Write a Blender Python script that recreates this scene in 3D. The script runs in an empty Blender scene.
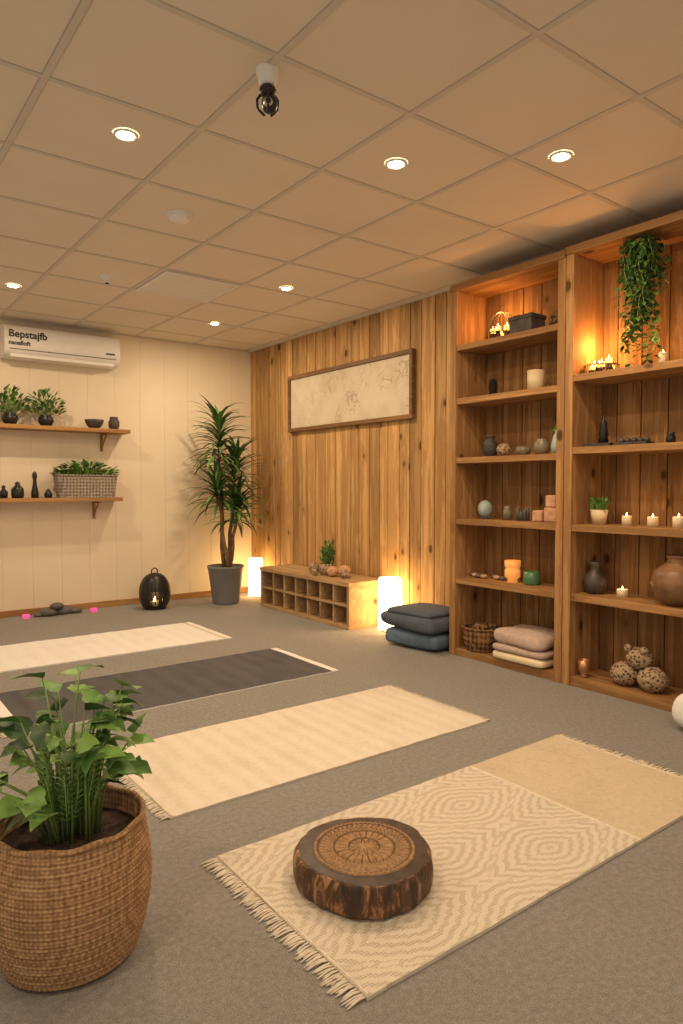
import bpy, bmesh, math, random
from mathutils import Vector, Matrix, noise
R=random.Random(7)
S=bpy.context.scene
pi=math.pi
# ------------------------------------------------------------------ materials
class NT:
    def __init__(s,name):
        s.m=bpy.data.materials.new(name); s.m.use_nodes=True
        s.t=s.m.node_tree; s.b=s.t.nodes['Principled BSDF']; s.out=s.t.nodes['Material Output']
    def n(s,ty,**kw):
        x=s.t.nodes.new(ty)
        for k,v in kw.items(): setattr(x,k,v)
        return x
    def l(s,a,b): s.t.links.new(a,b)
    def setin(s,inp,v):
        if isinstance(v,bpy.types.NodeSocket): s.l(v,inp)
        else: inp.default_value=v
    def math(s,op,a,b=None,c=None,clamp=False):
        x=s.n('ShaderNodeMath',operation=op); x.use_clamp=clamp
        s.setin(x.inputs[0],a)
        if b is not None: s.setin(x.inputs[1],b)
        if c is not None: s.setin(x.inputs[2],c)
        return x.outputs[0]
    def mix(s,f,a,b,bt='MIX'):
        x=s.n('ShaderNodeMix',data_type='RGBA',blend_type=bt)
        s.setin(x.inputs[0],f)
        s.setin(x.inputs[6],a if isinstance(a,bpy.types.NodeSocket) else (*a[:3],1))
        s.setin(x.inputs[7],b if isinstance(b,bpy.types.NodeSocket) else (*b[:3],1))
        return x.outputs[2]
    def ramp(s,f,stops,interp='LINEAR'):
        x=s.n('ShaderNodeValToRGB'); x.color_ramp.interpolation=interp
        e=x.color_ramp.elements
        while len(e)<len(stops): e.new(.5)
        for i,(p,c) in enumerate(stops):
            e[i].position=p; e[i].color=(*c[:3],1) if not isinstance(c,(int,float)) else (c,c,c,1)
        s.l(f,x.inputs[0]); return x.outputs[0]
    def coord(s,scale=(1,1,1),loc=None,which='Object'):
        tc=s.n('ShaderNodeTexCoord'); mp=s.n('ShaderNodeMapping')
        v=tc.outputs[which]
        if loc is not None:
            va=s.n('ShaderNodeVectorMath',operation='ADD'); s.l(v,va.inputs[0]); s.l(loc,va.inputs[1]); v=va.outputs[0]
        s.l(v,mp.inputs[0]); mp.inputs[3].default_value=scale
        return mp.outputs[0]
    def noise(s,vec,scale,detail=3,rough=.5,dist=0):
        x=s.n('ShaderNodeTexNoise'); s.l(vec,x.inputs['Vector'])
        x.inputs['Scale'].default_value=scale; x.inputs['Detail'].default_value=detail
        x.inputs['Roughness'].default_value=rough; x.inputs['Distortion'].default_value=dist
        return x.outputs[0]
    def bump(s,h,strength=.3,dist=.01):
        x=s.n('ShaderNodeBump'); x.inputs['Strength'].default_value=strength; x.inputs['Distance'].default_value=dist
        s.l(h,x.inputs['Height']); s.l(x.outputs[0],s.b.inputs['Normal'])

def basic(name,col,rough=.6,var=.15,nscale=12,metal=0,bump=0,bscale=80,bdist=.003,spec=.4,sss=0):
    t=NT(name); v=t.coord()
    n=t.noise(v,nscale,4)
    f=t.ramp(n,[(.3,1-var),(.7,1+var)])
    t.l(t.mix(1,col,f,'MULTIPLY'),t.b.inputs['Base Color'])
    t.b.inputs['Roughness'].default_value=rough; t.b.inputs['Metallic'].default_value=metal
    t.b.inputs['Specular IOR Level'].default_value=spec
    if bump: t.bump(t.noise(v,bscale,4,.6),bump,bdist)
    if sss:
        t.b.inputs['Subsurface Weight'].default_value=sss; t.b.inputs['Subsurface Radius'].default_value=(.02,.012,.006)
    return t.m
def glow(name,col,strength,base=None):
    t=NT(name); v=t.coord(); n=t.noise(v,6,2)
    c=t.mix(n,tuple(x*.85 for x in col),col)
    t.l(c,t.b.inputs['Emission Color']); t.b.inputs['Emission Strength'].default_value=strength
    t.b.inputs['Base Color'].default_value=(*(base or col),1); t.b.inputs['Roughness'].default_value=.6
    return t.m
def wood(name,dark,light,axis='z',rough=.6,knots=True,var=.35,gscale=1.0,streak=.06):
    t=NT(name)
    g=t.n('ShaderNodeNewGeometry'); rnd=g.outputs['Random Per Island']
    cb=t.n('ShaderNodeCombineXYZ')
    t.l(t.math('MULTIPLY',rnd,37.1),cb.inputs[0]); t.l(t.math('MULTIPLY',rnd,91.7),cb.inputs[1]); t.l(t.math('MULTIPLY',rnd,53.3),cb.inputs[2])
    a={'x':0,'y':1,'z':2}[axis]
    sc=[9*gscale]*3; sc[a]=.45*gscale
    v=t.coord(tuple(sc),cb.outputs[0])
    sk=[7.]*3; sk[a]=4.2
    vk=t.coord(tuple(sk),cb.outputs[0])
    vo=t.n('ShaderNodeTexVoronoi'); t.l(vk,vo.inputs['Vector']); vo.inputs['Scale'].default_value=.8
    kd=vo.outputs['Distance']
    kn=t.ramp(kd,[(.08,1.),(.14,0.)])
    halo=t.ramp(kd,[(.08,1.),(.34,0.)])
    n=t.noise(v,2.2,5,.6,.6)
    fine=t.noise(v,14,4,.7)
    wv=t.math('ADD',t.math('MULTIPLY',n,.75),t.math('MULTIPLY',fine,.3))
    if knots: wv=t.math('SUBTRACT',wv,t.math('MULTIPLY',halo,.11))
    rings=t.math('SINE',t.math('MULTIPLY',wv,34))
    c=t.ramp(t.math('ADD',wv,t.math('MULTIPLY',rings,streak)),[(.3,dark),(.62,light),(.8,tuple(min(1,x*1.12) for x in light))])
    if knots: c=t.mix(t.math('MULTIPLY',kn,.85),c,tuple(x*.25 for x in dark))
    br=t.math('ADD',t.math('MULTIPLY',rnd,var),1-var*.55)
    cc=t.n('ShaderNodeCombineColor'); [t.l(br,cc.inputs[i]) for i in range(3)]
    c=t.mix(1,c,cc.outputs[0],'MULTIPLY')
    t.l(c,t.b.inputs['Base Color']); t.b.inputs['Roughness'].default_value=rough
    t.b.inputs['Specular IOR Level'].default_value=.2
    t.bump(wv,.3,.004)
    return t.m
def weave(name,c1,c2,scale,rough=.9,bd=.002,ribs=0):
    t=NT(name); v=t.coord()
    s=t.n('ShaderNodeSeparateXYZ'); t.l(v,s.inputs[0])
    a=t.math('SINE',t.math('MULTIPLY',s.outputs[0],scale)); b=t.math('SINE',t.math('MULTIPLY',s.outputs[1],scale))
    c=t.math('SINE',t.math('MULTIPLY',s.outputs[2],scale))
    w=t.math('ADD',t.math('MULTIPLY',a,b),t.math('MULTIPLY',c,.6))
    n=t.noise(v,60,4,.7)
    f=t.math('ADD',t.math('MULTIPLY',w,.25),n)
    if ribs: f=t.math('ADD',f,t.math('MULTIPLY',t.math('SINE',t.math('MULTIPLY',s.outputs[0],ribs)),.10))
    t.l(t.ramp(f,[(.25,c1),(.75,c2)]),t.b.inputs['Base Color']); t.b.inputs['Roughness'].default_value=rough
    t.b.inputs['Specular IOR Level'].default_value=.15
    t.bump(f,.6,bd); return t.m

M={}
M['pine']=wood('pine_planks',(.27,.135,.045),(.58,.35,.145),'z',.7,True,.6)
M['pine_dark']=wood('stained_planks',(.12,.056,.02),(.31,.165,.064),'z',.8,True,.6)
M['gap']=basic('plank_gap',(.05,.028,.012),.9)
SD,SL=(.20,.092,.033),(.43,.235,.092)
M['shelf_z']=wood('shelf_wood_vertical',SD,SL,'z',.65)
M['shelf_y']=wood('shelf_wood_horizontal',SD,SL,'y',.65)
M['shelf_x']=wood('shelf_wood_x',SD,SL,'x',.65)
M['bench_y']=wood('bench_wood',(.28,.165,.08),(.52,.345,.175),'y',.6)
M['bench_in']=basic('bench_inside',(.38,.27,.16),.7)
M['frame']=wood('frame_wood',(.10,.05,.02),(.24,.13,.055),'y',.45,False)
M['cream']=basic('cream_paint',(.80,.69,.52),.6,.04,2)
M['white']=basic('white_plastic',(.82,.79,.74),.4,.03)
M['black']=basic('black_ceramic',(.02,.018,.016),.35,.2,20,0,.2,60)
M['darkgrey']=basic('dark_ceramic',(.06,.05,.045),.5,.3,30,0,.3,60)
M['greypot']=basic('grey_pot',(.22,.22,.225),.6,.08,10)
M['soil']=basic('soil',(.05,.03,.02),.95,.5,60,0,1,90,.01)
M['leaf']=basic('leaf_green',(.10,.225,.045),.45,.45,14)
M['leaf_l']=basic('leaf_light',(.19,.34,.08),.45,.35,14)
M['leaf_d']=basic('leaf_dark',(.045,.105,.03),.45,.45,14)
M['stem']=basic('green_stem',(.20,.31,.09),.5,.2)
M['cane']=basic('cane_bark',(.24,.15,.08),.85,.35,30,0,.6,60)
M['navy']=basic('slate_cushion',(.085,.105,.14),.95,.15,30,0,.5,300)
M['navy2']=basic('denim_cushion',(.11,.16,.23),.95,.15,30,0,.5,300)
M['rose']=basic('rose_blanket',(.52,.39,.32),.95,.12,30,0,.6,260)
M['candle']=basic('wax',(.85,.72,.48),.5,.05,10,sss=.3)
M['flame']=glow('candle_flame',(1,.50,.14),40)
M['lampglow']=glow('lamp_shade_glow',(1,.62,.25),14,(.9,.8,.6))
M['down']=glow('downlight_lens',(1,.80,.52),40)
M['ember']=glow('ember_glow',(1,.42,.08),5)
M['pink']=glow('pink_tealight',(1,.05,.22),1.2,(.8,.1,.3))
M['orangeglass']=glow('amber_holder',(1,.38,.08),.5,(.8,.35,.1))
M['greenjar']=basic('green_jar',(.08,.20,.09),.3,.2)
M['paleblue']=basic('pale_blue_stone',(.36,.46,.42),.4,.2,18)
M['salt']=basic('salt_rock',(.60,.33,.20),.6,.25,25,0,.6,40,.01)
M['stone']=basic('grey_stone',(.13,.12,.11),.7,.3,15,0,.4,40)
M['pottery']=basic('brown_pottery',(.22,.115,.055),.4,.4,9,0,.3,30)
M['pottery_d']=basic('dark_pottery',(.08,.065,.055),.45,.4,12,0,.3,30)
M['glassy']=basic('smoked_glass',(.22,.18,.12),.12,.2)
M['creampot']=basic('cream_pot',(.72,.58,.36),.5,.08)
M['copper']=basic('copper_cup',(.55,.28,.14),.35,.15,20,.7)
M['wicker']=weave('wicker',(.07,.035,.015),(.30,.17,.08),160)
M['greywicker']=weave('grey_wicker',(.16,.13,.10),(.42,.37,.30),220)
M['jute']=weave('jute_basket',(.25,.14,.07),(.47,.29,.15),420)
M['linen']=weave('cream_linen',(.61,.54,.435),(.75,.675,.565),900,ribs=70)
M['whitelinen']=weave('white_linen',(.75,.72,.68),(.84,.82,.78),900,ribs=55)
M['plainweave']=weave('beige_weave',(.47,.38,.265),(.63,.53,.39),750)
M['greymat']=weave('charcoal_mat',(.085,.082,.088),(.12,.115,.12),1100,ribs=50)
M['fringe']=basic('fringe_cotton',(.68,.60,.48),.95,.12,40)
M['metal']=basic('brushed_metal',(.5,.48,.45),.35,.1,20,.9)
M['tbar']=basic('ceiling_t_bar',(.62,.57,.50),.5,.04)
M['tshade']=basic('tile_recess_shade',(.50,.44,.37),.8,.04)  # recess shadow along the T-bars, painted as thin darker strips
t=NT('speckled_rope'); v=t.coord(); vo=t.n('ShaderNodeTexVoronoi'); t.l(v,vo.inputs['Vector']); vo.inputs['Scale'].default_value=55
t.l(t.ramp(vo.outputs['Distance'],[(.25,(.06,.035,.02)),(.5,(.40,.28,.17))]),t.b.inputs['Base Color']); t.bump(vo.outputs['Distance'],.8,.006); t.b.inputs['Roughness'].default_value=.8; M['speckle']=t.m
t=NT('ceiling_tile'); v=t.coord(); n=t.noise(v,3,3); f=t.noise(v,160,3,.7)
c=t.mix(n,(.74,.655,.55),(.81,.73,.62)); c=t.mix(t.ramp(f,[(.32,.3),(.42,0.)]),c,(.5,.42,.34))
t.l(c,t.b.inputs['Base Color']); t.b.inputs['Roughness'].default_value=.9; t.bump(f,.25,.002); M['tile']=t.m
t=NT('grey_carpet'); v=t.coord(); n=t.noise(v,2.2,4); f=t.noise(v,330,3,.8); g2=t.noise(v,55,4,.7)
c=t.mix(n,(.315,.298,.278),(.375,.356,.332)); ff=t.ramp(f,[(.3,.5),(.7,1.45)]); c=t.mix(1,c,ff,'MULTIPLY')
c=t.mix(1,c,t.ramp(g2,[(.3,.8),(.7,1.17)]),'MULTIPLY')
t.l(c,t.b.inputs['Base Color']); t.b.inputs['Roughness'].default_value=1; t.b.inputs['Specular IOR Level'].default_value=.1
t.bump(t.math('ADD',f,t.math('MULTIPLY',g2,.6)),.9,.006); M['carpet']=t.m
# patterned boho rug: nested dotted scalloped ogees with diamond seams
t=NT('boho_pattern_weave'); v=t.coord(); s=t.n('ShaderNodeSeparateXYZ'); t.l(v,s.inputs[0]); X,Y=s.outputs[0],s.outputs[1]
def latt(ox,oy,a=.60,b=.37):
    px=t.math('SUBTRACT',t.math('FRACT',t.math('ADD',t.math('DIVIDE',X,a),ox)),.5)
    py=t.math('SUBTRACT',t.math('FRACT',t.math('ADD',t.math('DIVIDE',Y,b),oy)),.5)
    e=t.math('SQRT',t.math('ADD',t.math('MULTIPLY',px,px),t.math('MULTIPLY',py,py)))
    dd=t.math('ADD',t.math('ABSOLUTE',px),t.math('ABSOLUTE',py))
    ang=t.math('ARCTAN2',py,px)
    sc=t.math('MULTIPLY',t.math('ABSOLUTE',t.math('SINE',t.math('MULTIPLY',ang,9))),.016)
    return t.math('ADD',t.math('ADD',t.math('MULTIPLY',e,.42),t.math('MULTIPLY',dd,.42)),sc)
dA=latt(.5,.1); dB=latt(0,.6)
d=t.math('MINIMUM',dA,dB)
ring=t.math('SINE',t.math('MULTIPLY',d,92))
seam=t.ramp(t.math('ABSOLUTE',t.math('SUBTRACT',dA,dB)),[(.0,1.),(.03,1.),(.045,0.)])
dots=t.math('MULTIPLY',t.math('SINE',t.math('MULTIPLY',t.math('ADD',X,Y),380)),t.math('SINE',t.math('MULTIPLY',t.math('SUBTRACT',X,Y),380)))
dia=t.math('SINE',t.math('ADD',t.math('MULTIPLY',t.math('ABSOLUTE',t.math('SINE',t.math('MULTIPLY',X,70))),2.5),t.math('MULTIPLY',Y,170)))
rm=t.mix(seam,t.ramp(ring,[(0.,0.),(.5,1.)]),t.ramp(dia,[(.1,0.),(.5,.8)]))
msk=t.math('MULTIPLY',rm,t.ramp(dots,[(0.,.15),(.3,1.)]))
fine=t.noise(v,240,3,.7)
c=t.mix(fine,(.62,.545,.435),(.76,.685,.57)); c=t.mix(t.math('MULTIPLY',msk,.52),c,(.40,.30,.195))
t.l(c,t.b.inputs['Base Color']); t.b.inputs['Roughness'].default_value=.95; t.b.inputs['Specular IOR Level'].default_value=.1
t.bump(t.math('SUBTRACT',fine,t.math('MULTIPLY',msk,1.2)),.7,.004); M['boho']=t.m
t=NT('bark_side'); v=t.coord((1,1,.3)); n=t.noise(v,24,5,.7,.6)
t.l(t.ramp(n,[(.40,(.035,.018,.01)),(.53,(.11,.05,.022)),(.62,(.45,.24,.10))]),t.b.inputs['Base Color']); t.bump(n,1,.02); t.b.inputs['Roughness'].default_value=.5; M['bark']=t.m
M['rimwood']=basic('dark_rim_wood',(.06,.042,.034),.4,.4,25,0,.3,50)
M['carve_l']=basic('carved_ridge',(.30,.175,.08),.6,.3,60,0,.5,250)
M['carve_d']=basic('carved_groove',(.13,.07,.03),.7,.3,60)
t=NT('art_paper'); v=t.coord(); w=t.noise(v,4,5,.6,1.2); line=t.math('ABSOLUTE',t.math('SUBTRACT',w,.5))
m1=t.ramp(line,[(0.,1.),(.025,0.)]); s=t.n('ShaderNodeSeparateXYZ'); t.l(v,s.inputs[0])
area=t.math('MULTIPLY',t.ramp(t.noise(v,3.2,2),[(.42,0.),(.54,1.)]),t.ramp(t.math('ADD',t.math('MULTIPLY',s.outputs[1],-.5),.5),[(.25,.3),(.6,1.)]))
wash=t.math('MULTIPLY',t.ramp(t.noise(v,5,4),[(.45,0.),(.65,1.)]),.35)
c=t.mix(t.noise(v,9,3),(.58,.49,.36),(.68,.59,.45)); c=t.mix(wash,c,(.44,.35,.23)); c=t.mix(t.math('MULTIPLY',t.math('MULTIPLY',m1,area),.75),c,(.24,.17,.10))
t.l(c,t.b.inputs['Base Color']); t.b.inputs['Roughness'].default_value=.8; M['paper']=t.m

# ------------------------------------------------------------------ builder
class B:
    def __init__(s,name,loc=(0,0,0),rz=0):
        s.name=name; s.bm=bmesh.new(); s.ms=[]; s.loc=Vector(loc); s.rz=rz
    def mi(s,m):
        m=M[m] if isinstance(m,str) else m
        if m not in s.ms: s.ms.append(m)
        return s.ms.index(m)
    def face(s,vs,i,smooth=True):
        try: f=s.bm.faces.new(vs); f.material_index=i; f.smooth=smooth
        except ValueError: pass
    def box(s,x0,x1,y0,y1,z0,z1,m,mat=None):
        i=s.mi(m); P=[Vector((x,y,z)) for x in(x0,x1) for y in(y0,y1) for z in(z0,z1)]
        if mat: P=[mat@p for p in P]
        v=[s.bm.verts.new(p) for p in P]
        for q in((0,1,3,2),(4,6,7,5),(0,4,5,1),(2,3,7,6),(0,2,6,4),(1,5,7,3)): s.face([v[a] for a in q],i,False)
    def grid(s,fn,nu,nv,m,closeu=False,mfn=None,smooth=True):
        i=s.mi(m); V=[[s.bm.verts.new(fn(a/nu,b/nv)) for b in range(nv+1)] for a in range(nu if closeu else nu+1)]
        for a in range(nu):
            A=V[a]; C=V[(a+1)%len(V)]
            for b in range(nv):
                k=i
                if mfn is not None:
                    q=mfn((a+.5)/nu,(b+.5)/nv)
                    if q is None: continue
                    k=s.mi(q)
                s.face([A[b],C[b],C[b+1],A[b+1]],k,smooth)
        return V
    def lathe(s,prof,m,c=(0,0,0),seg=32,fn=None,mfn=None,sub=1):
        P=[]
        for a,b in zip(prof,prof[1:]):
            for k in range(sub): P.append((a[0]+(b[0]-a[0])*k/sub,a[1]+(b[1]-a[1])*k/sub))
        P.append(prof[-1]); n=len(P)-1; c=Vector(c)
        def f(u,v):
            r,z=P[round(v*n)]; th=2*pi*u
            if fn: r,z=fn(r,z,th)
            return c+Vector((max(r,.0004)*math.cos(th),max(r,.0004)*math.sin(th),z))
        s.grid(f,seg,n,m,True,mfn)
    def sph(s,c,r,m,sc=(1,1,1),seg=20,fn=None):
        c=Vector(c)
        def f(u,v):
            th=2*pi*u; ph=pi*(.002+.996*v)
            p=Vector((math.sin(ph)*math.cos(th),math.sin(ph)*math.sin(th),-math.cos(ph)))
            k=r*(fn(p) if fn else 1)
            return c+Vector((p.x*sc[0],p.y*sc[1],p.z*sc[2]))*k
        s.grid(f,seg,seg//2+2,m,True)
    def cushion(s,c,size,m,e1=.35,e2=.75,rz=0,seg=48,wob=.0):
        c=Vector(c); rot=Matrix.Rotation(rz,3,'Z'); sg=lambda x,p:math.copysign(abs(x)**p,x)
        def f(u,v):
            th=2*pi*u; ph=pi*(v-.5)*.999
            p=Vector((sg(math.cos(ph),e2)*sg(math.cos(th),e1)*size[0]/2,sg(math.cos(ph),e2)*sg(math.sin(th),e1)*size[1]/2,sg(math.sin(ph),e2)*size[2]/2))
            if wob: p*=1+wob*noise.noise(p*9+c*7)
            return c+rot@p
        s.grid(f,seg,20,m,True)
    def tube(s,pts,rad,m,seg=6):
        pts=[Vector(p) for p in pts]; n=len(pts)
        if not isinstance(rad,(list,tuple)): rad=[rad]*n
        i=s.mi(m); rings=[]
        for k,p in enumerate(pts):
            d=(pts[min(k+1,n-1)]-pts[max(k-1,0)]).normalized()
            a=d.orthogonal().normalized() if k==0 else (a-d*a.dot(d)).normalized()
            b=d.cross(a)
            rings.append([s.bm.verts.new(p+(a*math.cos(2*pi*j/seg)+b*math.sin(2*pi*j/seg))*rad[k]) for j in range(seg)])
        for A,C in zip(rings,rings[1:]):
            for j in range(seg): s.face([A[j],A[(j+1)%seg],C[(j+1)%seg],C[j]],i)
        s.face(rings[0][::-1],i,False); s.face(rings[-1],i,False)
    def leaf(s,base,d,L,W,m,droop=.25,shape='lance',seg=5,fold=.2,roll=0):
        i=s.mi(m); p=Vector(base); d=Vector(d).normalized()
        up=Vector((0,0,1)); side=d.cross(up)
        if side.length<.05: side=Vector((1,0,0))
        side.normalize(); side=Matrix.Rotation(roll,3,d)@side
        prof={'lance':[.35,.8,1,.85,.5,.0],'heart':[.12,.95,1,.78,.42,.0],'oval':[.1,.75,1,.95,.6,.0],'arrow':[.25,1.15,.78,.80,.40,.0]}[shape]
        rows=[]
        for k in range(seg+1):
            tt=k/seg*5; a=int(min(tt,4)); w=W/2*(prof[a]+(prof[a+1]-prof[a])*(tt-a)); nrm=side.cross(d)
            if k==seg: rows.append([s.bm.verts.new(p)])
            else: rows.append([s.bm.verts.new(p-side*w+nrm*w*fold),s.bm.verts.new(p),s.bm.verts.new(p+side*w+nrm*w*fold)])
            p=p+d*L/seg; d=(Matrix.Rotation(-droop/seg*(1 if d.z>-.9 else 0),3,side)@d).normalized()
        for A,C in zip(rows,rows[1:]):
            if len(C)==3:
                s.face([A[0],A[1],C[1],C[0]],i); s.face([A[1],A[2],C[2],C[1]],i)
            else: s.face([A[0],A[1],C[0]],i); s.face([A[1],A[2],C[0]],i)
    def done(s,bevel=0,recalc=True):
        if recalc: bmesh.ops.recalc_face_normals(s.bm,faces=s.bm.faces)
        me=bpy.data.meshes.new(s.name); s.bm.to_mesh(me); s.bm.free()
        for m in s.ms: me.materials.append(m)
        o=bpy.data.objects.new(s.name,me); bpy.context.collection.objects.link(o)
        o.location=s.loc; o.rotation_euler=(0,0,s.rz)
        if bevel:
            b=o.modifiers.new('bevel','BEVEL'); b.width=bevel; b.segments=2; b.limit_method='ANGLE'
        return o
def plight(name,loc,e,col=(1,.56,.22),r=.03,parent=None):
    l=bpy.data.lights.new(name,'POINT'); l.energy=e; l.color=col; l.shadow_soft_size=r
    o=bpy.data.objects.new(name,l); o.location=loc; bpy.context.collection.objects.link(o)
    if parent: o.parent=parent; o.matrix_parent_inverse=Matrix.Translation(parent.location).inverted()
    return o
XW,YB,H=3.76,6.585,2.60
XL,YF=-2.2,-1.6
# ------------------------------------------------------------------ shell
b=B('floor'); b.box(XL,XW+.1,YF,YB+.1,-.08,0,'carpet'); b.done()
b=B('ceiling'); b.box(XL,XW+.1,YF,YB+.1,H,H+.06,'tile')
x=1.27-.6*6
while x<XW:
    if x>XL: b.box(x-.012,x+.012,YF,YB,H-.004,H,'tbar'); b.box(x-.015,x+.015,YF,YB,H-.0015,H,'tshade')
    x+=.6
y=2.03-.6*6
while y<YB:
    if y>YF: b.box(XL,XW,y-.012,y+.012,H-.0035,H,'tbar'); b.box(XL,XW,y-.015,y+.015,H-.001,H,'tshade')
    y+=.6
b.box(XW-.04,XW,YF,YB,H-.012,H,'tbar'); b.box(XL,XW,YB-.03,YB,H-.012,H,'tbar')
b.done()
b=B('wall_back'); b.box(XL,XW+.1,YB,YB+.1,0,H,'cream')
x=XW-.001
while x>XL:
    b.box(x-.2492,x,YB-.012,YB+.01,0,H,'cream'); x-=.25
b.done(.001)
b=B('wall_right'); b.box(XW,XW+.1,YF,YB+.1,0,H,'gap')
y=YB-.013
while y>1.2:
    w=R.uniform(.10,.165); b.box(XW-.02-R.uniform(0,.006),XW+.01,y-w+.007,y,0.0,H,'pine'); y-=w
b.box(XW-.018,XW+.01,YF,y,0,H,'pine')
b.done(.003)
b=B('baseboard_back'); b.box(XL,XW-.03,YB-.03,YB-.012,0,.055,'shelf_x'); b.done(.003)
b=B('trim_conduit'); b.tube([(1.17,YB-.02,.06),(1.17,YB-.02,1.0)],.008,'white'); b.done()

# ------------------------------------------------------------------ downlights
for (x,y) in [(1.04,2.85),(2.10,2.37),(2.63,1.88),(1.15,5.45),(2.76,4.32),(2.84,5.63),(-.6,1.0),(1.6,.3),(-.6,3.6),(0.2,-.9)]:  # last four are unseen lamps, added outside the camera view
    b=B('recessed_downlight',(x,y,H-.005)); b.lathe([(.036,-.002),(.044,-.006),(.049,-.003),(.05,.004)],'white',seg=28)
    b.lathe([(0,-.010),(.018,-.009),(.030,-.005),(.036,-.001)],'down',seg=28); o=b.done()
    l=bpy.data.lights.new('downlight_lamp','AREA'); l.shape='DISK'; l.size=.09; l.energy=15.5; l.color=(1,.75,.49)
    lo=bpy.data.objects.new('lamp',l); lo.parent=o; lo.location=(0,0,-.015); bpy.context.collection.objects.link(lo)
b=B('smoke_detector',(1.57,3.51,H)); b.lathe([(0,-.035),(.045,-.035),(.055,-.025),(.058,-.012),(.068,-.012),(.07,-.003),(.07,.0)],'white'); b.done()
b=B('ceiling_sensor',(1.62,4.83,H)); b.lathe([(0,-.05),(.022,-.045),(.028,-.025),(.03,-.015),(.055,-.01),(.058,0)],'white'); b.lathe([(0,-.056),(.012,-.053),(.014,-.047)],'black'); b.done()
b=B('ceiling_air_vent',(2.17,4.73,H-.006)); 
b.box(-.28,.28,-.28,-.265,-.006,0.004,'white'); b.box(-.28,.28,.265,.28,-.006,.004,'white'); b.box(-.28,-.265,-.265,.265,-.006,.004,'white'); b.box(.265,.28,-.265,.265,-.006,.004,'white')
b.box(-.265,.265,-.265,.265,.0,.003,'white')
for k in range(21):
    yy=-.255+k*.025; b.box(-.265,.265,yy,yy+.012,-.003,.0,'white')
b.done()
b=B('ceiling_security_camera',(1.28,2.12,H)); b.lathe([(.042,0),(.042,-.014),(.034,-.024),(.030,-.045),(.024,-.054),(0,-.056)],'white')
b.sph((0,0,-.072),.030,'black',(1,1,.8)); b.sph((.004,-.006,-.118),.031,'black',(.95,.95,1.05))
b.sph((-.012,-.022,-.122),.017,'metal'); b.sph((-.018,-.033,-.124),.010,'black')
for a0 in(0.,2.1,4.2):
    b.tube([(.02*math.cos(a0),.02*math.sin(a0),-.07),(.042*math.cos(a0),.042*math.sin(a0),-.092),(.040*math.cos(a0),.040*math.sin(a0),-.125),(.014*math.cos(a0),.014*math.sin(a0),-.152)],.005,'black')
b.done()

# ------------------------------------------------------------------ air conditioner
ac=B('air_conditioner',(1.76,YB-.012,2.25))
def acp(u,v):
    prof=[(0,0),(-.10,.0),(-.16,.02),(-.195,.06),(-.20,.12),(-.195,.21),(-.18,.255),(-.14,.275),(0,.28)]
    q=prof[round(v*8)]; return Vector((-.49+.98*u,q[0],q[1]))
ac.grid(acp,12,8,'white')
for sx in(-.49,.49):
    i=ac.mi('white'); vs=[ac.bm.verts.new(acp(0 if sx<0 else 1,k/8)) for k in range(9)]; ac.face(vs,i,False)
ac.box(-.45,.45,-.203,-.193,.062,.066,'darkgrey')
ac.box(-.44,.44,-.175,-.12,.002,.03,'white'); ac.box(-.43,.43,-.172,-.168,.018,.03,'darkgrey')
ac.box(.36,.44,-.203,-.197,.10,.115,'darkgrey')
aco=ac.done()
for txt,sz,dx,dz in(('Bepstajfb',.085,-.46,.165),('nsoafloft',.05,-.46,.10)):
    c=bpy.data.curves.new('label','FONT'); c.body=txt; c.size=sz; c.extrude=.001; c.offset=.0015; c.materials.append(M['black'])
    o=bpy.data.objects.new('label',c); bpy.context.collection.objects.link(o); o.parent=aco; o.location=(dx,-.2025,dz); o.rotation_euler=(pi/2,0,0)

# ------------------------------------------------------------------ back wall shelves
def wallshelf(x0,x1,z):
    b=B('floating_shelf',(x0,YB-.012,z)); L=x1-x0
    b.box(0,L,-.23,0,-.035,0,'shelf_x')
    for bx in(.15,L-.2):
        b.box(bx-.012,bx+.012,-.018,0,-.2,-.035,'shelf_z'); b.box(bx-.012,bx+.012,-.19,-.018,-.053,-.035,'shelf_x')
        b.tube([(bx,-.012,-.18),(bx,-.06,-.12),(bx,-.16,-.05)],.009,'shelf_x')
    b.done(.003)
wallshelf(.85,2.33,1.675); wallshelf(.8,2.25,1.045)
def mound(b,c,rx,ry,h,n,L,W,ms=('leaf','leaf_l','leaf_d'),shape='oval',droop=.8):
    for _ in range(n):
        a=R.uniform(0,2*pi); r=math.sqrt(R.random()); e=R.uniform(.1,1)
        p=Vector(c)+Vector((math.cos(a)*r*rx,math.sin(a)*r*ry,h*e*math.sqrt(max(0,1-r*r*.8))))
        d=Vector((math.cos(a)*rx*2*r,math.sin(a)*ry*2*r,.15+.12*R.random()))+Vector((R.uniform(-1,1),R.uniform(-1,1),R.uniform(-.3,1)))*.12
        b.leaf(p,d,L*R.uniform(.7,1.2),W*R.uniform(.7,1.2),R.choice(ms),droop*R.uniform(.3,1.2),shape,4,.2,R.uniform(-.5,.5))
        if R.random()<.35: b.tube([Vector(c)+Vector((R.uniform(-.3,.3)*rx,R.uniform(-.3,.3)*ry,0)),p],.0015,'stem',3)
for (x,s) in((1.31,1.),(1.6,.95)):
    b=B('potted_plant',(x,6.42,1.675))
    b.lathe([(0,0),(.035,0),(.05,.012),(.066,.045),(.062,.075),(.045,.088),(.05,.095),(.042,.095),(.04,.08),(0,.08)],'black')
    mound(b,(0,0,.09),.15*s,.10,.23*s,150,.05,.028,('leaf','leaf_d','leaf_l')); b.done()
b=B('ceramic_bowl',(2.02,6.42,1.675)); b.lathe([(0,0),(.04,0),(.06,.02),(.08,.055),(.084,.08),(.078,.08),(.06,.03),(0,.02)],'darkgrey'); b.done()
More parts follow.
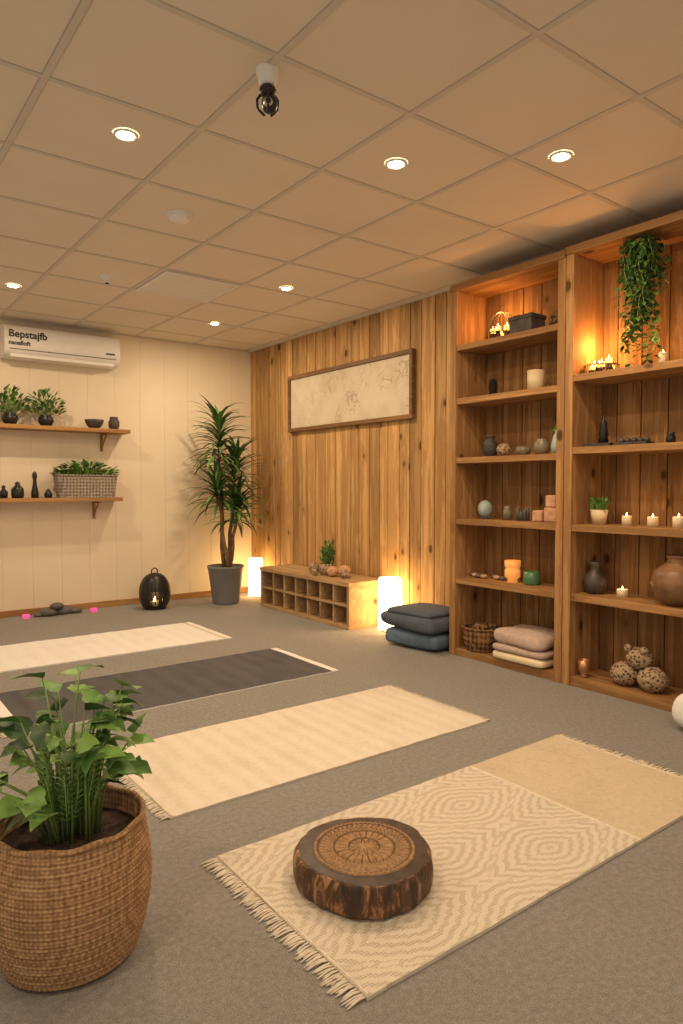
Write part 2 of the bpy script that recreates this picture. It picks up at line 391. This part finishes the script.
b=B('clay_jar',(2.2,6.42,1.675)); b.lathe([(0,0),(.035,0),(.05,.03),(.05,.07),(.035,.1),(.04,.115),(.034,.115),(.03,.1),(0,.1)],'pottery_d'); b.done()
b=B('wicker_planter',(1.94,6.43,1.045))
def wk(u,v):
    a=2*pi*u; ca=math.copysign(abs(math.cos(a))**.35,math.cos(a)); sa=math.copysign(abs(math.sin(a))**.35,math.sin(a))
    k=.9+.1*v; w=.003*math.sin(a*40)*math.cos(v*pi*12)
    return Vector((ca*(.27*k+w),sa*(.10*k+w),.2*v))
b.grid(wk,200,36,'greywicker',True); b.box(-.22,.22,-.08,.08,.005,.17,'soil'); b.tube([wk(k/40,1) for k in range(41)],.008,'greywicker')
mound(b,(0,0,.17),.27,.09,.15,340,.055,.036,('leaf','leaf_l','leaf')); b.done()
for (x,prof) in((1.25,[(0,0),(.03,0),(.035,.05),(.012,.08),(.018,.1),(0,.115)]),(1.36,[(0,0),(.045,0),(.052,.03),(.05,.08),(.03,.1),(.018,.115),(.022,.13),(0,.145)]),(1.50,[(0,0),(.03,0),(.032,.04),(.02,.1),(.014,.16),(.022,.185),(.018,.215),(0,.235)]),(1.61,[(0,0),(.03,0),(.035,.03),(.02,.06),(0,.085)])):
    b=B('black_figurine',(x,6.42,1.046)); b.lathe(prof,'black'); b.done()

# ------------------------------------------------------------------ bookshelves
XF=3.42; XB=XW-.028
def unit(y0,y1,levels,top,name='bookshelf'):
    b=B(name,(0,0,0)); w=.05
    b.box(XF,XB,y0,y0+w,0,top,'shelf_z'); b.box(XF,XB,y1-w,y1,0,top,'shelf_z')
    b.box(XF-.01,XB,y0,y1,top,top+.045,'shelf_y')
    b.box(XF+.01,XB,y0+w,y1-w,.0,.05,'shelf_y')
    for z in levels: b.box(XF+.005,XB,y0+w,y1-w,z-.038,z,'shelf_y')
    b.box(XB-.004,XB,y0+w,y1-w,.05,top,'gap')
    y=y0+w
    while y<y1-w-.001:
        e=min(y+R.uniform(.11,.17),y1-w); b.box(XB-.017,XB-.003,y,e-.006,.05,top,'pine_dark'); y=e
    b.done(.004)
unit(2.405,3.30,[.53,.93,1.34,1.735,2.09],2.45)
unit(1.49,2.40,[.53,.93,1.37,1.78],2.46)
XI=3.56
def jar(name,y,z,prof,m,x=XI,flame=None,**k):
    b=B(name,(x,y,z)); b.lathe(prof,m,**k)
    if flame: b.lathe([(0,flame),(.003,flame+.004),(.004,flame+.009),(0,flame+.022)],'flame',seg=8)
    return b.done()
def pillar(name,y,z,r,h,x=XI,lit=True,e=.5):
    o=jar(name,y,z,[(0,0),(r,0),(r,h*.97),(r*.93,h),(r*.8,h-.004),(0,h-.006)],'candle',x,h-.004 if lit else None)
    if lit and e: plight('flame_light',(x,y,z+h+.03),e,r=.012,parent=o)
def cluster(y,z,n=5,name='candle_cluster',e=2.2,hm=.10,cage=False):
    b=B(name,(XI+.02,y,z)); b.lathe([(0,0),(.085,0),(.09,.012),(0,.012)],'wicker')
    for k in range(n):
        a=2*pi*k/n+.3; r=.055 if k else 0; h=R.uniform(.03,hm)
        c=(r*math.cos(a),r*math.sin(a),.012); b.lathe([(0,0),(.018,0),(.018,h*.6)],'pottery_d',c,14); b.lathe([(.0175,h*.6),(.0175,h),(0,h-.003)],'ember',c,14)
        b.lathe([(0,h),(.004,h+.006),(0,h+.022)],'flame',c,8)
    for k in range(26):
        a=2*pi*k/26; b.tube([(.085*math.cos(a),.085*math.sin(a),.01),(.098*math.cos(a),.098*math.sin(a),.03),(.092*math.cos(a+.2),.092*math.sin(a+.2),.055)],.003,'wicker',4)
    b.tube([(.094*math.cos(k*pi/12),.094*math.sin(k*pi/12),.055) for k in range(25)],.004,'wicker',5)
    if cage:
        for k in range(6):
            a=2*pi*k/6; b.tube([(.09*math.cos(a),.09*math.sin(a),.05),(.085*math.cos(a),.085*math.sin(a),.12),(.05*math.cos(a),.05*math.sin(a),.18),(0,0,.20)],.003,'pottery_d',5)
        b.tube([(.02*math.cos(k*pi/8),0,.215+.02*math.sin(k*pi/8)) for k in range(17)],.003,'pottery_d',5)
    o=b.done(); plight('flame_light',(XI+.02,y,z+.17),e,(1,.45,.12),.03,o)
cluster(3.0,2.09,6,'candle_lantern',3.4,.11,True) 
b=B('storage_box',(XI,2.78,2.09)); b.box(-.07,.07,-.085,.085,0,.095,'pottery_d'); b.box(-.075,.075,-.09,.09,.095,.12,'darkgrey'); b.tube([(-.02,0,.12),(0,0,.14),(.02,0,.12)],.005,'metal'); b.done(.006)
b=B('wicker_orb',(XI,2.55,2.09))
for k in range(14):
    ax=Vector((R.gauss(0,1),R.gauss(0,1),R.gauss(0,1))).normalized(); q=ax.to_track_quat('Z','Y')
    b.tube([Vector((0,0,.056))+q@Vector((.05*math.cos(j*pi/8),.05*math.sin(j*pi/8),0)) for j in range(17)],.004,'wicker',4)
b.done()
b=B('pine_cone_ornament',(XI,3.05,1.735)); 
for k in range(90):
    tt=k/90; a=k*2.4; r=.035*math.sin(pi*(.15+.8*tt)); b.leaf((r*.4*math.cos(a),r*.4*math.sin(a),.005+.1*tt),(math.cos(a),math.sin(a),.6),.03,.02,'darkgrey',-.4,'oval',3)
b.lathe([(0,0),(.02,0),(.015,.09),(0,.12)],'darkgrey'); b.done()
jar('frosted_glass_candle',2.71,1.735,[(0,0),(.05,0),(.052,.13),(.047,.13),(.045,.1),(0,.1)],'creampot')
b=B('patterned_vase',(XI,3.07,1.34)); b.lathe([(0,0),(.03,0),(.05,.04),(.048,.09),(.03,.12),(.036,.14),(.03,.14),(0,.1)],'darkgrey',seg=40,fn=lambda r,z,th:(r*(1+.05*math.sin(th*10)*math.sin(z*200)),z),sub=5); b.done()
b=B('stone_bowl',(XI,2.955,1.34)); b.sph((0,0,.045),.048,'speckle',(1,1,.9)); b.done()
jar('small_dark_bowl',2.80,1.34,[(0,0),(.03,0),(.05,.03),(.046,.06),(.04,.055),(0,.03)],'glassy')
b=B('glass_vase',(XI,2.66,1.34)); b.lathe([(0,0),(.03,0),(.05,.03),(.05,.07),(.03,.09),(.032,.1),(.028,.1),(.02,.08),(0,.08)],'glassy'); b.done()
b=B('glass_terrarium',(XI,2.54,1.34)); b.lathe([(0,0),(.035,0),(.045,.05),(.03,.11),(.018,.13),(.02,.145),(0,.145)],'paleblue'); mound(b,(0,0,.13),.03,.03,.05,14,.03,.015); b.done()
b=B('egg_stone',(XI,3.11,.93)); b.lathe([(0,0),(.03,0),(.032,.008),(.02,.012)],'pottery_d'); b.sph((0,0,.067),.058,'paleblue',(.85,.85,1)); b.done()
jar('small_glass_jar',2.92,.93,[(0,0),(.03,0),(.03,.06),(.02,.075),(.025,.09),(0,.09)],'glassy')
b=B('crystal_cluster',(XI,2.80,.93))
for k in range(9):
    a=k*.7; q=Vector((math.cos(a)*.03,math.sin(a)*.03,0)); h=R.uniform(.03,.09); b.tube([q,q*1.2+Vector((0,0,h)),q*1.3+Vector((0,0,h+.012))],[.012,.012,.001],'stone',6)
b.done()
b=B('salt_crystal_blocks',(XI,2.60,.93))
for (x,y,z,s) in((0,.065,.0,.07),(0,-.03,0,.09),(.0,-.035,.09,.075)):
    b.box(x-s/2,x+s/2,y-s/2,y+s/2,z,z+s,'salt',Matrix.Rotation(.2*R.uniform(-1,1),4,'Z'))
b.done(.01)
b=B('seashell_row',(XI,3.08,.53))
for k in range(7): b.sph((R.uniform(-.05,.05),-.12+k*.045,.016),.024,'salt' if k%2 else 'stone',(1,1.1,.6),12)
b.done()
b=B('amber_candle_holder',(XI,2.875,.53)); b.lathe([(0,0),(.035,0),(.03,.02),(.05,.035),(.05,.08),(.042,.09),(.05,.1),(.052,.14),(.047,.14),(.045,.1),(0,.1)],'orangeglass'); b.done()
jar('green_candle_jar',2.725,.53,[(0,0),(.045,0),(.05,.01),(.05,.085),(.046,.085),(.045,.07),(0,.07)],'greenjar')
b=B('wicker_basket',(3.53,3.10,.05))
b.lathe([(0,0),(.10,0),(.125,.07),(.13,.15),(.122,.15),(.11,.05),(0,.02)],'wicker',seg=120,sub=5,fn=lambda r,z,th:(r+.004*math.sin(th*30+(round(z*60)%2)*pi),z)); b.tube([(.128*math.cos(a*pi/16),.128*math.sin(a*pi/16),.152) for a in range(33)],.009,'wicker')
for k in range(10): b.tube([(R.uniform(-.08,.08),R.uniform(-.08,.08),.1) ,(R.uniform(-.09,.09),R.uniform(-.09,.09),.17)],.014,'wicker')
b.done()
b=B('folded_blankets',(3.55,2.72,.05))
b.cushion((0,0,.03),(.30,.40,.06),'candle',.2,.5); b.cushion((0,0,.08),(.30,.40,.05),'rose',.2,.5,.03); b.cushion((.0,.0,.15),(.29,.39,.11),'rose',.35,.65,-.05,wob=.15); b.done()
cluster(2.27,1.78,6,'tealight_cluster',4.5,.08)
pillar('pillar_candle',1.90,1.78,.022,.07,e=.8)
b=B('dark_tower_ornament',(XI,2.24,1.37)); b.box(-.05,.05,-.07,.09,0,.022,'darkgrey'); b.lathe([(0,.02),(.03,.02),(.024,.06),(.028,.07),(.018,.12),(.02,.13),(.006,.16),(0,.19)],'black'); b.done()
b=B('incense_tray',(XI,2.05,1.37)); b.box(-.045,.045,-.09,.1,0,.02,'darkgrey')
for k in range(5): b.lathe([(0,.02),(.016,.02),(.018,.035),(.01,.045),(0,.047)],'pottery_d',(0,-.07+k*.037,0),14)
b.done()
jar('small_dark_jar',1.85,1.37,[(0,0),(.022,0),(.025,.03),(.018,.05),(.022,.06),(0,.06)],'black')
b=B('potted_succulent',(XI,2.26,.93)); b.lathe([(0,0),(.035,0),(.05,.085),(.045,.085),(.04,.07),(0,.07)],'creampot'); mound(b,(0,0,.075),.05,.05,.06,60,.05,.02,('leaf_l','leaf'),'lance',.6); b.done()
for y,r,h in((2.09,.026,.055),(1.94,.028,.055),(1.80,.03,.06)): pillar('votive_candle',y,.93,r,h,e=.12)
b=B('clay_vase',(XI,2.28,.53)); b.lathe([(0,0),(.04,0),(.062,.03),(.068,.075),(.05,.11),(.028,.135),(.026,.16),(.042,.185),(.036,.185),(.02,.16),(0,.14)],'pottery_d'); b.done()
pillar('small_candle',2.11,.53,.03,.045,e=.1)
b=B('round_pottery_vase',(XI-.01,1.79,.53)); b.lathe([(0,0),(.06,0),(.11,.04),(.135,.11),(.12,.175),(.07,.215),(.05,.235),(.062,.26),(.054,.26),(.04,.235),(0,.2)],'pottery',seg=48,sub=3); b.done()
jar('copper_candle_cup',2.30,.05,[(0,0),(.02,0),(.025,.01),(.018,.02),(.032,.04),(.034,.1),(.03,.1),(.028,.06),(0,.06)],'copper',3.49)
b=B('rope_knot_sculpture',(3.53,1.98,.05))
for (y,z,r,x) in((.09,.065,.068,0),(-.07,.065,.07,0),(.01,.165,.062,.01)):
    b.sph((x,y,z),r,'speckle',(1,1.15,.95),28,lambda p:1+.07*math.sin(p.x*22)*math.sin(p.z*22)+.04*math.sin(p.y*25))
b.sph((-.02,.06,.215),.022,'speckle'); b.sph((-.02,-.03,.215),.022,'speckle'); b.done()
b=B('white_floor_pillow',(3.27,1.50,.0)); b.cushion((0,0,.10),(.2,.26,.20),'whitelinen',.5,.7,0,wob=.15); b.done()
b=B('hanging_ivy',(3.50,1.99,2.457)); b.lathe([(0,-.12),(.04,-.12),(.055,-.02),(.06,-.015),(.05,-.02),(0,-.03)],'wicker'); 
for k in range(3): a=k*2.1; b.tube([(.055*math.cos(a),.055*math.sin(a),-.02),(0,0,0)],.002,'metal',4)
for k in range(38):
    a=R.uniform(0,2*pi); r=R.uniform(.03,.10); L=(R.uniform(.3,.66) if r<.06 else R.uniform(.15,.52))
    pts=[Vector((.04*math.cos(a),.04*math.sin(a),-.02)),Vector((r*math.cos(a),r*math.sin(a),-.015))]
    z=-.05
    while z>-.04-L: pts.append(Vector((r*math.cos(a)+.02*math.sin(z*20+k),r*math.sin(a)+.02*math.cos(z*17+k),z))); z-=.045
    b.tube(pts,.0015,'stem',4)
    for p in pts[1:]:
        for _ in range(3 if p.z>-.22 else 2):
            q=R.uniform(0,2*pi); b.leaf(p+Vector((0,0,R.uniform(-.03,.0))),(math.cos(q),math.sin(q),R.uniform(-.9,.1)),R.uniform(.035,.055),R.uniform(.024,.036),R.choice(('leaf','leaf_d','leaf_d','leaf')),.6,'heart',3)
b.done()
# ------------------------------------------------------------------ artwork
b=B('framed_artwork',(XW-.027,4.875,1.95)); W2,H2=.895,.272; f=.035
b.box(-.035,0,-W2,W2,H2-f,H2,'frame'); b.box(-.035,0,-W2,W2,-H2,-H2+f,'frame'); b.box(-.035,0,-W2,-W2+f,-H2+f,H2-f,'frame'); b.box(-.035,0,W2-f,W2,-H2+f,H2-f,'frame')
b.box(-.018,-.002,-W2+f,W2-f,-H2+f,H2-f,'paper'); b.done(.003)
# ------------------------------------------------------------------ cubby bench
b=B('cubby_bench',(3.34,4.32,0)); L,Dp,Hh=1.38,.37,.38
b.box(-.01,Dp,-.01,L+.01,Hh-.035,Hh,'bench_y'); b.box(0,Dp,0,L,0,.03,'bench_y')
b.box(0,Dp,0,.03,.03,Hh-.035,'bench_y'); b.box(0,Dp,L-.03,L,.03,Hh-.035,'bench_y')
b.box(Dp-.015,Dp,.03,L-.03,.03,Hh-.035,'bench_in'); b.box(.004,Dp-.015,.03,L-.03,.178,.198,'bench_y')
for k in range(1,7):
    y=.03+(L-.06)*k/7
    b.box(.006,Dp-.015,y-.009,y+.009,.03,.178,'bench_y'); b.box(.006,Dp-.015,y-.009,y+.009,.198,Hh-.035,'bench_y')
b.done(.003)
b=B('potted_cactus',(3.50,4.83,.38)); b.lathe([(0,0),(.055,0),(.075,.04),(.07,.1),(.06,.1),(.055,.08),(0,.08)],'speckle'); mound(b,(0,0,.09),.06,.06,.19,260,.045,.012,('leaf_d','leaf'),'lance',.2); b.done()
b=B('woven_decor_balls',(3.50,4.83,.38))
for (x,y,r) in((-.03,.16,.045),(.02,.24,.05),(-.04,-.13,.05),(.03,-.2,.055),(-.02,-.27,.045),(-.11,.03,.03)):
    b.sph((x,y,r*.9),r,R.choice(('wicker','speckle','salt')),(1,1,.9),20,lambda p:1+.06*math.sin(p.x*20)*math.sin(p.z*20+p.y*9))
b.done()
def cyl_lamp(x,y,r,h):
    b=B('cylinder_lamp',(x,y,0)); b.lathe([(0,0),(r*.9,0),(r*.95,.012),(0,.014)],'shelf_y')
    b.lathe([(r,.014),(r*1.01,h*.5),(r*.98,h*.95),(r*.93,h),(r*.7,h-.004),(0,h-.01)],'lampglow',seg=40); b.done()
cyl_lamp(3.60,4.12,.095,.42); cyl_lamp(3.60,6.24,.075,.40)
b=B('stacked_cushions',(3.50,3.59,0),.0)
b.cushion((.0,0,.065),(.44,.50,.13),'navy2',.22,.6,.1,wob=.12); b.cushion((.0,.01,.18),(.45,.54,.13),'navy',.25,.65,-.02,wob=.12); b.cushion((.0,.02,.245),(.38,.44,.06),'navy',.3,.7,.05,wob=.1); b.done()
# ------------------------------------------------------------------ lantern
b=B('egg_lantern',(2.49,6.20,0))
prof=[]
for k in range(25):
    z=.33*k/24; prof.append((.145*math.sqrt(max(0.0,1-((z-.14)/.19)**2))**.9 if k<24 else 0.0,z+.01))
def hole(u,v):
    th=2*pi*u; d=(th-1.5*pi+.35); d=(d+pi)%(2*pi)-pi
    z=v*.33
    return None if (d/.55)**2+((z-.10)/.07)**2<1 else 'black'
b.lathe(prof,'black',seg=72,mfn=hole); b.lathe([(0,0),(.10,0),(.10,.012),(0,.014)],'black')
b.lathe([(0,.014),(.04,.014),(.04,.07),(0,.07)],'candle'); b.lathe([(0,.07),(.01,.08),(0,.115)],'flame',seg=8)
b.tube([(.03*math.cos(a*pi/8),0,.35+.03*math.sin(a*pi/8)) for a in range(17)],.006,'black')
for k in(-2,-1,0,1,2):
    a=1.5*pi-.35+k*.24; b.tube([((r+.003)*math.cos(a),(r+.003)*math.sin(a),z) for r,z in prof[2:20:2]],.0035,'black',4)
o=b.done(); plight('lantern_light',(2.49,6.20,.145),.35,r=.02,parent=o)
b=B('zen_stones',(1.68,6.42,0)); 
for (x,y,z,r) in((-.08,0,.034,.085),(.05,.02,.034,.085),(-.02,-.03,.085,.06),(.15,0,.026,.06),(-.17,.0,.018,.04)): b.sph((x,y,z),r,'stone',(1,.8,.5),18)
b.done()
for x,y in((1.41,6.42),(1.98,6.38)):
    b=B('pink_tealight',(x,y,0)); b.lathe([(0,0),(.026,0),(.03,.03),(0,.03)],'pink'); b.done()
# ------------------------------------------------------------------ dracaena
b=B('potted_dracaena',(3.17,6.08,0)); b.lathe([(0,0),(.125,0),(.13,.01),(.172,.345),(.18,.35),(.18,.37),(.165,.37),(.16,.33),(0,.33)],'greypot',seg=48); b.lathe([(0,.335),(.16,.33)],'soil')
for (sx,sy,tx,ty,h,n) in((-.02,0,-.07,.0,1.76,95),(.04,.03,.13,.0,1.42,85),(.0,-.05,-.13,-.08,1.15,65),(.03,-.02,.10,-.08,.98,60)):
    pts=[Vector((sx+(tx-sx)*k/6+.012*math.sin(k*2+h*5),sy+(ty-sy)*k/6,.32+(h-.32)*k/6)) for k in range(7)]
    b.tube(pts,[.022-.0015*k for k in range(7)],'cane',8)
    lo=.42 if h>1.2 else .2
    for k in range(n):
        f=k/n; z=-lo*(1-f); a=k*2.4; q=(-z)/(h-.32)*6; i=6-q; j=max(0,min(5,int(i))); base=pts[j].lerp(pts[j+1],min(1,i-j))
        el=.1+1.2*f**1.4+R.uniform(-.2,.2); L=R.uniform(.28,.44)
        b.leaf(base,(math.cos(a)*math.cos(el),math.sin(a)*math.cos(el)*.75,math.sin(el)),L,.038,R.choice(('leaf_d','leaf_d','leaf')),R.uniform(.7,1.7),'lance',6,.3)
b.done(recalc=False)
# ------------------------------------------------------------------ mats
def rug(name,x0,x1,y0,y1,secs,th=.007,rot=0,f0=False,f1=False,fc='fringe',nf=64,fl=.05):
    cx,cy=(x0+x1)/2,(y0+y1)/2; b=B(name,(cx,cy,0),rot); a=(x1-x0)/2; c=(y1-y0)/2
    def zz(x,y): return th+.0022*noise.noise(Vector((x*5,y*5,cx)))+.0015*noise.noise(Vector((x*16,y*6,cy)))
    def ed(t_): return .003*noise.noise(Vector((t_*7,cx,1)))
    def top(u,v):
        x=-a+2*a*u; y=-c+2*c*v; return Vector((x+ed(y)*(1 if abs(u-.5)>.49 else 0),y+ed(x),zz(x,y)))
    def mf(u,v):
        for lim,m in secs:
            if u<=lim: return m
        return secs[-1][1]
    b.grid(top,120,48,secs[0][1],False,mf)
    for fu in (lambda s:(s,0),lambda s:(s,1),lambda s:(0,s),lambda s:(1,s)):
        def sk(u,v,fu=fu):
            p=top(*fu(u)); return Vector((p.x,p.y,.0005+(p.z-.0005)*v))
        b.grid(sk,60,1,secs[0][1])
    for flag,sgn in((f0,-1),(f1,1)):
        if not flag: continue
        for k in range(nf):
            y=-c+.006+(2*c-.012)*k/(nf-1)
            for _ in range(2):
                p0=Vector((sgn*(a-.004),y+R.uniform(-.002,.002),.005)); L=fl*R.uniform(.75,1.15); dy=R.uniform(-.012,.012)
                b.tube([p0,p0+Vector((sgn*L*.4,dy*.4,.003)),p0+Vector((sgn*L*.75,dy*.7,0)),p0+Vector((sgn*L,dy,-.002))],[.0028,.0024,.0026,.0016],fc,4)
        b.tube([(sgn*(a-.006),-c+.004+(2*c-.008)*k/60,.008+.0015*(k%2)) for k in range(61)],.0045,fc,6)
    return b.done(recalc=False)
rug('white_yoga_mat',.55,2.46,4.62,5.37,[(.965,'whitelinen'),(.972,'plainweave'),(1,'whitelinen')],.008)
rug('grey_yoga_mat',.68,2.55,3.40,4.14,[(.03,'whitelinen'),(.978,'greymat'),(1,'whitelinen')],.008,f0=True)
rug('cream_yoga_mat',.94,2.57,2.22,2.965,[(1,'linen')],.008,f0=True,f1=True,fl=.04)
rug('boho_patterned_rug',.95,2.67,1.16,1.895,[(.66,'boho'),(.665,'fringe'),(1,'plainweave')],.010,f0=True,f1=True,fl=.055,nf=70)
# ------------------------------------------------------------------ wood slice
b=B('carved_wood_slice',(1.236,1.525,.0125)); hh=.088
def out(th): return .202*(1+.025*math.sin(3*th+1)+.012*math.sin(5*th)+.008*math.sin(13*th+2))
b.lathe([(0,0),(.94,0),(.98,.008),(1.0,.03),(.995,.06),(.975,.078),(.95,hh),(.9,hh+.001)],'bark',seg=160,sub=4,fn=lambda r,z,th:(r*out(th)*(1+(.015*noise.noise(Vector((math.cos(th)*6,math.sin(th)*6,z*12))) if r>.9 else 0)),z))
b.lathe([(.92,hh+.001),(.74,hh+.002)],'rimwood',seg=160,fn=lambda r,z,th:(r*out(th) if r>.8 else .148,z))
def carve(r,th):
    q=r/.148
    if q>.93: return 1 if math.sin(th*60)>0 else .4
    if q>.88: return 0
    if q>.62:
        w=math.sin(th*48+4*math.sin(q*40))*math.sin(q*75); return .2 if w>.35 else .9
    if q>.57: return 0
    if q>.32:
        a=(th*24/(2*pi))%1; return 0 if a<.2 else 1
    if q>.28: return 0
    if q>.10:
        a=(th*12/(2*pi))%1; p=(q-.1)/.18; return 0 if abs(abs(a-.5)*2-p)<.18 else .9
    return 1
def cf(u,v):
    th=2*pi*u; r=.148*(1-v)+.0005; return Vector((r*math.cos(th),r*math.sin(th),hh+.004+.004*carve(r,th)-.01*(1 if v==0 else 0)))
b.grid(cf,480,60,'carve_l',True,lambda u,v:'carve_l' if carve(.148*(1-v),2*pi*u)>.3 else 'carve_d')
b.done()
# ------------------------------------------------------------------ foreground planter
b=B('jute_basket_planter',(.475,1.735,0))
PR=[(.135,0),(.155,.01),(.172,.06),(.186,.13),(.190,.19),(.185,.25),(.177,.30),(.173,.335)]
def pr(z):
    for (r0,z0),(r1,z1) in zip(PR,PR[1:]):
        if z<=z1: 
            k=(z-z0)/(z1-z0) if z1>z0 else 0; return r0+(r1-r0)*k
    return PR[-1][0]
rows=37
def jf(u,v):
    z=.335*v; th=2*pi*u; row=v*rows; ph=(int(row)%2)*pi
    r=pr(z)+.0022*abs(math.sin(row*pi))+.0011*math.sin(th*80+ph)*abs(math.sin(row*pi))
    r*=1+.012*math.sin(2*th+1)
    return Vector((r*math.cos(th),r*math.sin(th),z))
b.grid(jf,480,185,'jute',True)
b.tube([(.172*math.cos(a*pi/30),.172*math.sin(a*pi/30),.335+.003*math.sin(a)) for a in range(61)],.007,'jute',8)
b.lathe([(.168,.335),(.165,.27),(0,.27)],'jute',seg=48); b.lathe([(.165,.282),(.08,.29),(0,.292)],'soil',seg=40,sub=4); b.lathe([(0,0.001),(.136,.001)],'jute')
for k in range(50):
    a=R.uniform(0,2*pi); r0=R.uniform(0,.07)
    h=R.uniform(.08,.40); sp=R.uniform(.2,1.)*(.11 if h>.24 else .15)
    base=Vector((r0*math.cos(a),r0*math.sin(a),.285))
    tip=Vector((r0*math.cos(a)*.6+sp*math.cos(a),r0*math.sin(a)*.6+sp*math.sin(a),.285+h)); mid=(base+tip)/2+Vector((-math.cos(a)*.02,-math.sin(a)*.02,.03))
    b.tube([base,mid,tip],[.0034,.003,.0018],'stem',5)
    for j in range(2):
        d=Vector((math.cos(a+R.uniform(-1.2,1.2)),math.sin(a+R.uniform(-1.2,1.2)),R.uniform(-.1,.7)))
        L=R.uniform(.055,.09); b.leaf(tip.lerp(mid,.3*j),d,L,L*R.uniform(.62,.85),R.choice(('leaf','leaf','leaf_l','leaf_l','leaf_d')),R.uniform(.4,1.2),'arrow' if R.random()<.7 else 'heart',10,.22,R.uniform(-.6,.6))
for k in range(30):   # fine sprigs
    a=R.uniform(0,2*pi); r0=R.uniform(0,.05); h=R.uniform(.12,.3); p0=Vector((r0*math.cos(a),r0*math.sin(a),.285)); p1=p0+Vector((math.cos(a)*.05,math.sin(a)*.05,h))
    b.tube([p0,(p0+p1)/2,p1],.0018,'stem',4)
    for j in range(9):
        q=p0.lerp(p1,.35+.65*j/8)
        for sg in(-1,1):
            aa=a+sg*1.4; b.leaf(q,(math.cos(aa),math.sin(aa),.9),.028,.011,'leaf_l',.5,'lance',3)
b.done(recalc=False)

# ------------------------------------------------------------------ world, camera
w=bpy.data.worlds.new('World'); S.world=w; w.use_nodes=True; w.node_tree.nodes['Background'].inputs[0].default_value=(1,.85,.69,1); w.node_tree.nodes['Background'].inputs[1].default_value=.6
c=bpy.data.cameras.new('camera'); c.sensor_fit='VERTICAL'; c.sensor_height=36; c.lens=690*36/1024
co=bpy.data.objects.new('camera',c); bpy.context.collection.objects.link(co); co.location=(0,0,1.15)
th=math.atan(26/690); co.rotation_euler=(pi/2-th,0,math.radians(52.9)-pi/2); S.camera=co
S.view_settings.view_transform='Standard'; S.view_settings.look='None'; S.view_settings.exposure=0
